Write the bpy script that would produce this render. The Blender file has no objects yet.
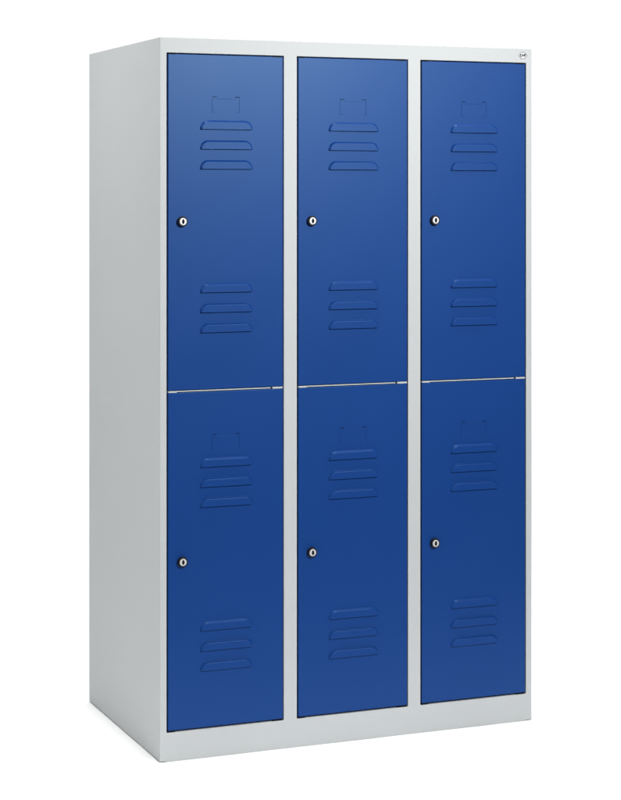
import bpy, bmesh, math
from mathutils import Vector, Matrix

scene = bpy.context.scene
COL = scene.collection

# ------------------------------------------------------------------ camera
# a level view-camera with the lens shifted down, so all uprights stay upright
CAM_X, CAM_Y, CAM_Z = -1.5000, -4.6295, 1.4072
YAW = 22.35
cam_d = bpy.data.cameras.new("camera")
cam = bpy.data.objects.new("camera", cam_d)
COL.objects.link(cam)
cam.location = (CAM_X, CAM_Y, CAM_Z)
cam.rotation_euler = (math.radians(90), 0, math.radians(-YAW))
cam_d.sensor_fit = 'HORIZONTAL'
cam_d.sensor_width = 36.0
cam_d.lens = 36.0 * 1957.0 / 621.0
cam_d.shift_y = -(400.0 - 195.4) / 621.0
cam_d.clip_start = 0.05
cam_d.clip_end = 500
scene.camera = cam

# ------------------------------------------------------------------ white studio surround
world = bpy.data.worlds.new("World")
scene.world = world
world.use_nodes = True
bg = world.node_tree.nodes["Background"]
# white backdrop behind the locker, an unlit studio on the side the doors face
wn, wl = world.node_tree.nodes, world.node_tree.links
wtc = wn.new("ShaderNodeTexCoord")
wsep = wn.new("ShaderNodeSeparateXYZ")
wl.new(wtc.outputs["Generated"], wsep.inputs[0])
wmr = wn.new("ShaderNodeMapRange")
wmr.interpolation_type = 'SMOOTHSTEP'
wmr.inputs[1].default_value = 0.20
wmr.inputs[2].default_value = 0.82
wmr.inputs[3].default_value = 0.10
wmr.inputs[4].default_value = 1.12
wl.new(wsep.outputs["Y"], wmr.inputs[0])
bg.inputs[0].default_value = (1.0, 1.0, 1.0, 1)
wl.new(wmr.outputs[0], bg.inputs[1])

scene.view_settings.view_transform = 'Standard'
scene.view_settings.look = 'None'
scene.view_settings.exposure = 0.0
scene.view_settings.gamma = 1.0


def area(name, loc, target, sx, sy, power, spread=180.0, col=(1, 1, 1)):
    d = bpy.data.lights.new(name, 'AREA')
    d.shape = 'RECTANGLE'
    d.size, d.size_y = sx, sy
    d.energy = power
    d.spread = math.radians(spread)
    d.color = col
    o = bpy.data.objects.new(name, d)
    COL.objects.link(o)
    o.location = loc
    v = Vector(target) - Vector(loc)
    o.rotation_euler = v.to_track_quat('-Z', 'Y').to_euler()
    return o


# softbox up in front of the doors: the pale sheen on the upper doors
area("key_softbox", (1.36, -3.2, 2.60), (0.30, 0.0, 1.70), 0.55, 0.45, 53, spread=106)
# added overhead fills: burn the white floor out without touching the uprights
area("floor_fill_bank", (0.5, 3.45, 6.5), (0.5, 3.45, 0.0), 15.0, 8.4, 305, spread=8)
area("floor_fill_strip", (-0.45, 0.35, 5.5), (-0.45, 0.35, 0.0), 1.0, 2.2, 0.8, spread=10)  # added to lift the floor left of the base
# two added fills on the left, one raking the side panel, one catching the louver edges
area("side_fill", (-2.2, 0.2, 3.2), (0.0, 0.3, 1.85), 0.8, 0.8, 6, spread=60)
area("edge_light_left", (-1.35, -0.95, 0.95), (0.60, 0.0, 0.55), 0.30, 0.30, 0.5, spread=60)
# small added fill high on the right for the upper edges of the lower louvers
area("edge_light_right", (1.40, -0.62, 2.95), (0.50, 0.0, 0.80), 0.35, 0.35, 0.6, spread=45)


# ------------------------------------------------------------------ materials
def new_mat(name):
    m = bpy.data.materials.new(name)
    m.use_nodes = True
    nt = m.node_tree
    return m, nt, nt.nodes["Principled BSDF"]


def paint(name, col, rough, spec, peel=0.02, tint=(1, 1, 1), wave=0.03):
    """powder coat: faint tone drift, faint gloss drift and a fine orange peel"""
    m, nt, b = new_mat(name)
    N, L = nt.nodes, nt.links
    tc = N.new("ShaderNodeTexCoord")
    n1 = N.new("ShaderNodeTexNoise")
    n1.inputs["Scale"].default_value = 3.0
    n1.inputs["Detail"].default_value = 4.0
    L.new(tc.outputs["Object"], n1.inputs["Vector"])
    mix = N.new("ShaderNodeMix")
    mix.data_type = 'RGBA'
    mix.inputs[6].default_value = (*[c * 0.97 for c in col], 1)
    mix.inputs[7].default_value = (*[c * 1.03 for c in col], 1)
    L.new(n1.outputs["Fac"], mix.inputs[0])
    L.new(mix.outputs[2], b.inputs["Base Color"])
    mr = N.new("ShaderNodeMapRange")
    mr.inputs[3].default_value = rough - 0.03
    mr.inputs[4].default_value = rough + 0.03
    L.new(n1.outputs["Fac"], mr.inputs[0])
    L.new(mr.outputs[0], b.inputs["Roughness"])
    b.inputs["Specular IOR Level"].default_value = spec
    b.inputs["Specular Tint"].default_value = (*tint, 1)
    n2 = N.new("ShaderNodeTexNoise")
    n2.inputs["Scale"].default_value = 420.0
    n2.inputs["Detail"].default_value = 1.0
    L.new(tc.outputs["Object"], n2.inputs["Vector"])
    bp = N.new("ShaderNodeBump")
    bp.inputs["Strength"].default_value = peel
    bp.inputs["Distance"].default_value = 0.001
    L.new(n2.outputs["Fac"], bp.inputs["Height"])
    n3 = N.new("ShaderNodeTexNoise")
    n3.inputs["Scale"].default_value = 5.0
    n3.inputs["Detail"].default_value = 0.0
    L.new(tc.outputs["Object"], n3.inputs["Vector"])
    bp2 = N.new("ShaderNodeBump")
    bp2.inputs["Strength"].default_value = wave
    bp2.inputs["Distance"].default_value = 0.01
    L.new(n3.outputs["Fac"], bp2.inputs["Height"])
    L.new(bp.outputs["Normal"], bp2.inputs["Normal"])
    L.new(bp2.outputs["Normal"], b.inputs["Normal"])
    return m


def plain(name, col, rough, metal=0.0, spec=0.5):
    m, nt, b = new_mat(name)
    N, L = nt.nodes, nt.links
    tc = N.new("ShaderNodeTexCoord")
    n = N.new("ShaderNodeTexNoise")
    n.inputs["Scale"].default_value = 60.0
    L.new(tc.outputs["Object"], n.inputs["Vector"])
    mr = N.new("ShaderNodeMapRange")
    mr.inputs[3].default_value = max(0.02, rough - 0.05)
    mr.inputs[4].default_value = rough + 0.05
    L.new(n.outputs["Fac"], mr.inputs[0])
    L.new(mr.outputs[0], b.inputs["Roughness"])
    b.inputs["Base Color"].default_value = (*col, 1)
    b.inputs["Metallic"].default_value = metal
    b.inputs["Specular IOR Level"].default_value = spec
    return m


M_GREY = paint("light_grey_powder_coat", (0.482, 0.503, 0.508), 0.55, 0.25)
M_BLUE = paint("gentian_blue_powder_coat", (0.0046, 0.0405, 0.200), 0.42, 0.30, tint=(0.55, 0.85, 1.0))
M_DARK = plain("dark_opening", (0.006, 0.007, 0.010), 0.8, spec=0.1)
M_SLOT_SHADE = plain("slot_shade_blue", (0.003, 0.009, 0.036), 0.7, spec=0.1)  # darkened copy of the door blue, shade of the slots painted in
M_BLACK = plain("black_plastic", (0.008, 0.008, 0.010), 0.4, spec=0.25)
M_NICKEL = plain("satin_nickel", (0.62, 0.62, 0.625), 0.40, metal=0.25)
M_WHITE = plain("white_print", (0.80, 0.80, 0.80), 0.5)
M_PRINT = plain("dark_print", (0.035, 0.035, 0.04), 0.5)
M_LINE = plain("grey_print", (0.15, 0.145, 0.15), 0.5)
M_FLOOR = plain("white_studio_floor", (0.94, 0.94, 0.94), 0.9, spec=0.0)


# ------------------------------------------------------------------ helpers
def obj(name, bm, mats, parent=None, loc=(0, 0, 0), bevel=0.0, smooth=False, segs=2):
    me = bpy.data.meshes.new(name)
    bmesh.ops.recalc_face_normals(bm, faces=bm.faces)
    if smooth is not None:
        for f in bm.faces:
            f.smooth = smooth
    bm.to_mesh(me)
    bm.free()
    for m in (mats if isinstance(mats, (list, tuple)) else [mats]):
        me.materials.append(m)
    o = bpy.data.objects.new(name, me)
    COL.objects.link(o)
    o.location = loc
    if parent:
        o.parent = parent
    if bevel > 0:
        b = o.modifiers.new("bevel", 'BEVEL')
        b.width = bevel
        b.segments = segs
        b.limit_method = 'ANGLE'
        b.angle_limit = math.radians(50)
        b.harden_normals = False
    return o


def add_box(bm, x0, x1, y0, y1, z0, z1, mi=0):
    vs = [bm.verts.new(p) for p in ((x0, y0, z0), (x1, y0, z0), (x1, y1, z0), (x0, y1, z0),
                                    (x0, y0, z1), (x1, y0, z1), (x1, y1, z1), (x0, y1, z1))]
    for q in ((0, 1, 2, 3), (4, 5, 6, 7), (0, 1, 5, 4), (1, 2, 6, 5), (2, 3, 7, 6), (3, 0, 4, 7)):
        f = bm.faces.new([vs[i] for i in q])
        f.material_index = mi


def add_lathe(bm, prof, n=40, mi=0):
    """prof: (radius, y); turned about the y axis; r = 0 ends close"""
    rings = []
    for r, y in prof:
        if r < 1e-7:
            rings.append([bm.verts.new((0, y, 0))])
        else:
            rings.append([bm.verts.new((r * math.cos(2 * math.pi * i / n), y, r * math.sin(2 * math.pi * i / n)))
                          for i in range(n)])
    for a, b in zip(rings, rings[1:]):
        for i in range(n):
            j = (i + 1) % n
            vs = []
            for v in (a[i % len(a)], a[j % len(a)], b[j % len(b)], b[i % len(b)]):
                if v not in vs:
                    vs.append(v)
            if len(vs) > 2:
                f = bm.faces.new(vs)
                f.material_index = mi


def add_plate(bm, pts, y0, y1, mi=0):
    """closed outline (x, z) given thickness from y0 (front) to y1"""
    a = [bm.verts.new((x, y0, z)) for x, z in pts]
    b = [bm.verts.new((x, y1, z)) for x, z in pts]
    n = len(pts)
    fs = [bm.faces.new(a), bm.faces.new(b[::-1])]
    for i in range(n):
        fs.append(bm.faces.new((a[i], b[i], b[(i + 1) % n], a[(i + 1) % n])))
    for f in fs:
        f.material_index = mi


def add_ring_plate(bm, outer, inner, y0, y1, mi=0):
    n = len(outer)
    L = [[bm.verts.new((x, y, z)) for x, z in o] for o, y in ((outer, y0), (inner, y0), (inner, y1), (outer, y1))]
    for k in range(4):
        p, q = L[k], L[(k + 1) % 4]
        for i in range(n):
            f = bm.faces.new((p[i], p[(i + 1) % n], q[(i + 1) % n], q[i]))
            f.material_index = mi


# ------------------------------------------------------------------ setting
bm = bmesh.new()
vs = [bm.verts.new(p) for p in ((-5.0, -1.1, 0), (7.0, -1.1, 0), (7.0, 5.5, 0), (-5.0, 5.5, 0))]
bm.faces.new(vs)
floor = obj("floor", bm, M_FLOOR)
floor["kind"] = "structure"

# ------------------------------------------------------------------ locker dimensions (metres)
W, D, H = 1.0450, 0.6363, 1.800
SIDE, OPEN, MULL = 0.0172, 0.3130, 0.0358
Z0, Z1, ZM = 0.0725, 1.7620, 0.9190
openings = [(SIDE + i * (OPEN + MULL), SIDE + i * (OPEN + MULL) + OPEN) for i in range(3)]

root = bpy.data.objects.new("metal_locker", None)
COL.objects.link(root)
root.empty_display_size = 0.3
root["label"] = "light grey steel locker cabinet with six blue vented doors in two rows"
root["category"] = "locker"

# ---- folded sheet body: front frame with three openings, sides, top
bm = bmesh.new()
xs = [0.0, SIDE]
for a, b in openings[:-1]:
    xs += [b]
    xs += [b + MULL]
xs += [openings[-1][1], W]
xs = sorted(set(round(x, 5) for x in xs))
foot = 0.0155                               # the corners stop short of the plinth fold
xs_all = sorted(xs + [foot - 0.0005, foot + 0.0005, W - foot - 0.0065, W - foot - 0.0055])
zs = [0.0, Z0, ZM, Z1, H]
vg = {}
for i, x in enumerate(xs_all):
    for k, z in enumerate(zs):
        zz = z
        if k == 0 and (x < foot or x > W - foot - 0.006):
            zz = 0.0022
        vg[i, k] = bm.verts.new((x, 0.0, zz))


def is_hole(xm, zm):
    return Z0 < zm < Z1 and any(a < xm < b for a, b in openings)


front = []
for i in range(len(xs_all) - 1):
    for k in range(len(zs) - 1):
        if not is_hole((xs_all[i] + xs_all[i + 1]) / 2, (zs[k] + zs[k + 1]) / 2):
            front.append(bm.faces.new((vg[i, k], vg[i + 1, k], vg[i + 1, k + 1], vg[i, k + 1])))
for e in [e for e in bm.edges if e.is_boundary]:
    a, b = e.verts
    mid = (a.co + b.co) / 2
    outer = mid.x < 1e-5 or mid.x > W - 1e-5 or mid.z < 0.01 or mid.z > H - 1e-5
    dep = D if outer else 0.024
    key = 'o' if outer else 'i'
    q = []
    for v in (a, b):
        kk = (key, round(v.co.x, 5), round(v.co.z, 5))
        if kk not in vg:
            vg[kk] = bm.verts.new((v.co.x, dep, v.co.z))
        q.append(vg[kk])
    bm.faces.new((a, b, q[1], q[0]))
body = obj("body", bm, M_GREY, root, bevel=0.0016, segs=3)

bm = bmesh.new()
add_box(bm, 0.003, W - 0.003, D - 0.004, D - 0.001, 0.004, H - 0.003)
obj("back_panel", bm, M_GREY, root)

# ---- dividing shelves whose front edge shows between the two rows of doors
for a, b in openings:
    bm = bmesh.new()
    add_box(bm, a + 0.0045, b - 0.0355, 0.0012, 0.30, ZM - 0.0013, ZM + 0.0013)
    # turned-up ends of the shelf lip, seen as two brighter tips
    add_box(bm, b - 0.0310, b - 0.0035, -0.0002, 0.010, ZM - 0.0022, ZM + 0.0020)
    add_box(bm, a + 0.0050, a + 0.0270, -0.0002, 0.010, ZM - 0.0026, ZM + 0.0012)
    obj("shelf", bm, M_GREY, root, bevel=0.0004)


# ------------------------------------------------------------------ a door and its fittings
def louver_bm(w=0.142, h=0.0225, r=0.021, dep=0.0058, band=0.0052):
    """pressed louver: arched outline, open along its straight lower edge"""
    def outline(ins):
        x0, x1, zt = ins, w - ins, h - ins
        rx, rz = r - ins * 0.45, zt
        p = [(x0, 0.0)]
        n = 12
        for i in range(1, n + 1):
            t = math.pi / 2 * i / n
            p.append((x0 + rx * (1 - math.cos(t)), rz * math.sin(t)))
        for i in range(1, 9):
            p.append((x0 + rx + (x1 - x0 - 2 * rx) * i / 9, zt))
        for i in range(0, n + 1):
            t = math.pi / 2 * (1 - i / n)
            p.append((x1 - rx * (1 - math.cos(t)), rz * math.sin(t)))
        return p
    bm = bmesh.new()
    rings = []
    K = 7
    for k in range(K + 1):
        t = k / K
        s = t * t * (3 - 2 * t)
        y = 0.0002 - dep * s
        rings.append([bm.verts.new((x, y, z)) for x, z in outline(band * t)])
    n = len(rings[0])
    for p, q in zip(rings, rings[1:]):
        for i in range(n - 1):
            f = bm.faces.new((p[i], p[i + 1], q[i + 1], q[i]))
    flat = bm.faces.new(rings[-1])
    # open underside, its shade painted as a dark face
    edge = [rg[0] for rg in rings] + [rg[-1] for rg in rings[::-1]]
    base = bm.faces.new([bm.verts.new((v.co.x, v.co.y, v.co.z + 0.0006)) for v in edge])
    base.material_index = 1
    # dark hairline painted as the shade of the cut just below the lip
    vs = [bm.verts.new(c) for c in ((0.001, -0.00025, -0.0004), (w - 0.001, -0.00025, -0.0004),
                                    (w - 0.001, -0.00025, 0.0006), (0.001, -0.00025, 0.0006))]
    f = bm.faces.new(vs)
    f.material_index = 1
    for g in bm.faces:
        g.smooth = g is not flat
    return bm


def label_bm(w=0.074, h=0.038):
    """pressed card holder: two side channels, a stepped top edge and cut corner slits"""
    bm = bmesh.new()
    t, p = 0.0014, 0.0007
    for s in (0, 1):
        xo = 0 if s == 0 else w - t
        add_box(bm, xo, xo + t, -p, 0.001, 0.0, h)
        xa = t if s == 0 else w - t - 0.0085
        add_box(bm, xa, xa + 0.0085, -p, 0.001, 0.0, t)
        # slit as a solid strip, coloured like the shade inside it
        xa = 0.0005 if s == 0 else w - 0.0125
        add_box(bm, xa, xa + 0.0120, -0.0003, 0.001, h + 0.0004, h + 0.0021, 1)
    add_box(bm, 0.0135, w - 0.0135, -p, 0.001, h - 0.0042, h - 0.0030)
    return bm


GAP = 0.0036
LOUV_X = 0.0868


def make_door(z0, z1, lock_z, label_z, louv):
    """door empty-space: the door mesh's origin is the lower left corner of its opening"""
    w0, w1 = GAP + 0.0006, OPEN - 0.0024
    bm = bmesh.new()
    add_box(bm, w0, w1, 0.0008, 0.0210, 0.0, z1 - z0)
    d = obj("door", bm, M_BLUE, root, loc=(openings[0][0], 0.0, z0), bevel=0.0011, segs=3)
    yf = 0.0008
    for z in louv:
        lv = obj("vent_louver", louver_bm(), [M_BLUE, M_SLOT_SHADE], d, loc=(LOUV_X, yf, z - z0), smooth=None)
    obj("label_holder", label_bm(), [M_BLUE, M_SLOT_SHADE], d, loc=(0.1199, yf, label_z - z0), bevel=0.0003)
    bm = bmesh.new()
    add_lathe(bm, [(0.0, 0.002), (0.0130, 0.002), (0.0132, -0.0010), (0.0130, -0.0055), (0.0123, -0.0082),
                   (0.0115, -0.0088), (0.0094, -0.0088), (0.0092, -0.0072), (0.0, -0.0072)])
    lx = 0.0407
    obj("lock_bezel", bm, M_BLACK, d, loc=(lx, yf, lock_z - z0), smooth=False)
    bm = bmesh.new()
    add_lathe(bm, [(0.0090, -0.0072), (0.0090, -0.0091), (0.0085, -0.0096), (0.0, -0.0097)])
    obj("lock_cylinder", bm, M_NICKEL, d, loc=(lx, yf, lock_z - z0), smooth=False)
    bm = bmesh.new()
    pts = []
    for i in range(28):
        t = 2 * math.pi * i / 28
        c = math.cos(t)
        pts.append((0.0033 * math.copysign(abs(c) ** 1.4, c), 0.0064 * math.sin(t)))
    add_plate(bm, pts, -0.0102, -0.0094)
    obj("keyhole", bm, M_DARK, d, loc=(lx, yf, lock_z - z0))
    return d


ZT = Z1 - 0.0028
upper = make_door(ZM + 0.0030, ZT, 1.3420, 1.6150, (1.5730, 1.5232, 1.4735, 1.1645, 1.1145, 1.0645))
lower = make_door(Z0 + 0.0042, ZM - 0.0030, 0.4945, 0.7685, (0.7280, 0.6780, 0.6280, 0.3193, 0.2685, 0.2185))

# hinge lugs and stops in the gap over the upper door and under the lower one
def lug(door, name, x, z, w, h):
    bm = bmesh.new()
    add_box(bm, x, x + w, 0.0003, 0.016, z, z + h)
    obj(name, bm, M_DARK, door, bevel=0.0004)


hu = ZT - (ZM + 0.0030)
lug(upper, "hinge_lug", OPEN - 0.030, hu - 0.0012, 0.022, 0.0036)
lug(upper, "door_stop", 0.006, hu - 0.0012, 0.016, 0.0036)
lug(lower, "hinge_lug", OPEN - 0.030, -0.0036, 0.026, 0.0032)
lug(lower, "door_stop", 0.003, -0.0036, 0.020, 0.0032)

for i in (1, 2):
    for src in (upper, lower):
        c = src.copy()
        COL.objects.link(c)
        c.parent = root
        c.location.x = openings[i][0]
        for ch in list(src.children):
            k = ch.copy()
            COL.objects.link(k)
            k.parent = c

# ------------------------------------------------------------------ maker's emblem on the top rail
ex, ez = 1.0178, 1.7815
bm = bmesh.new()


def lozenge(hw, hh):
    return [(-hw, 0), (-hw * 0.38, -hh), (hw * 0.38, -hh), (hw, 0), (hw * 0.38, hh), (-hw * 0.38, hh)]


add_ring_plate(bm, lozenge(0.0138, 0.0093), lozenge(0.0126, 0.0084), -0.0004, 0.0008)
emblem = obj("emblem", bm, M_LINE, root, loc=(ex, 0, ez))
bm = bmesh.new()
circ = [(0.0078 * math.cos(2 * math.pi * i / 40), 0.0078 * math.sin(2 * math.pi * i / 40)) for i in range(40)]
circ2 = [(0.0074 * math.cos(2 * math.pi * i / 40), 0.0074 * math.sin(2 * math.pi * i / 40)) for i in range(40)]
add_plate(bm, circ2, -0.0003, 0.0007, 0)
add_ring_plate(bm, circ, circ2, -0.0005, 0.0008, 1)
obj("emblem_disc", bm, [M_WHITE, M_LINE], emblem)
cu = bpy.data.curves.new("emblem_lettering", 'FONT')
cu.body = "C+P"
cu.size = 0.0088
cu.align_x = 'CENTER'
cu.align_y = 'CENTER'
cu.extrude = 0.0002
cu.offset = 0.0008
tmp = bpy.data.objects.new("emblem_lettering_tmp", cu)
COL.objects.link(tmp)
dg = bpy.context.evaluated_depsgraph_get()
me = bpy.data.meshes.new_from_object(tmp.evaluated_get(dg))
bpy.data.objects.remove(tmp)
me.materials.clear()
me.materials.append(M_PRINT)
let = bpy.data.objects.new("emblem_lettering", me)
COL.objects.link(let)
let.parent = emblem
let.location = (0, -0.0006, 0)
let.rotation_euler = (math.radians(90), 0, 0)
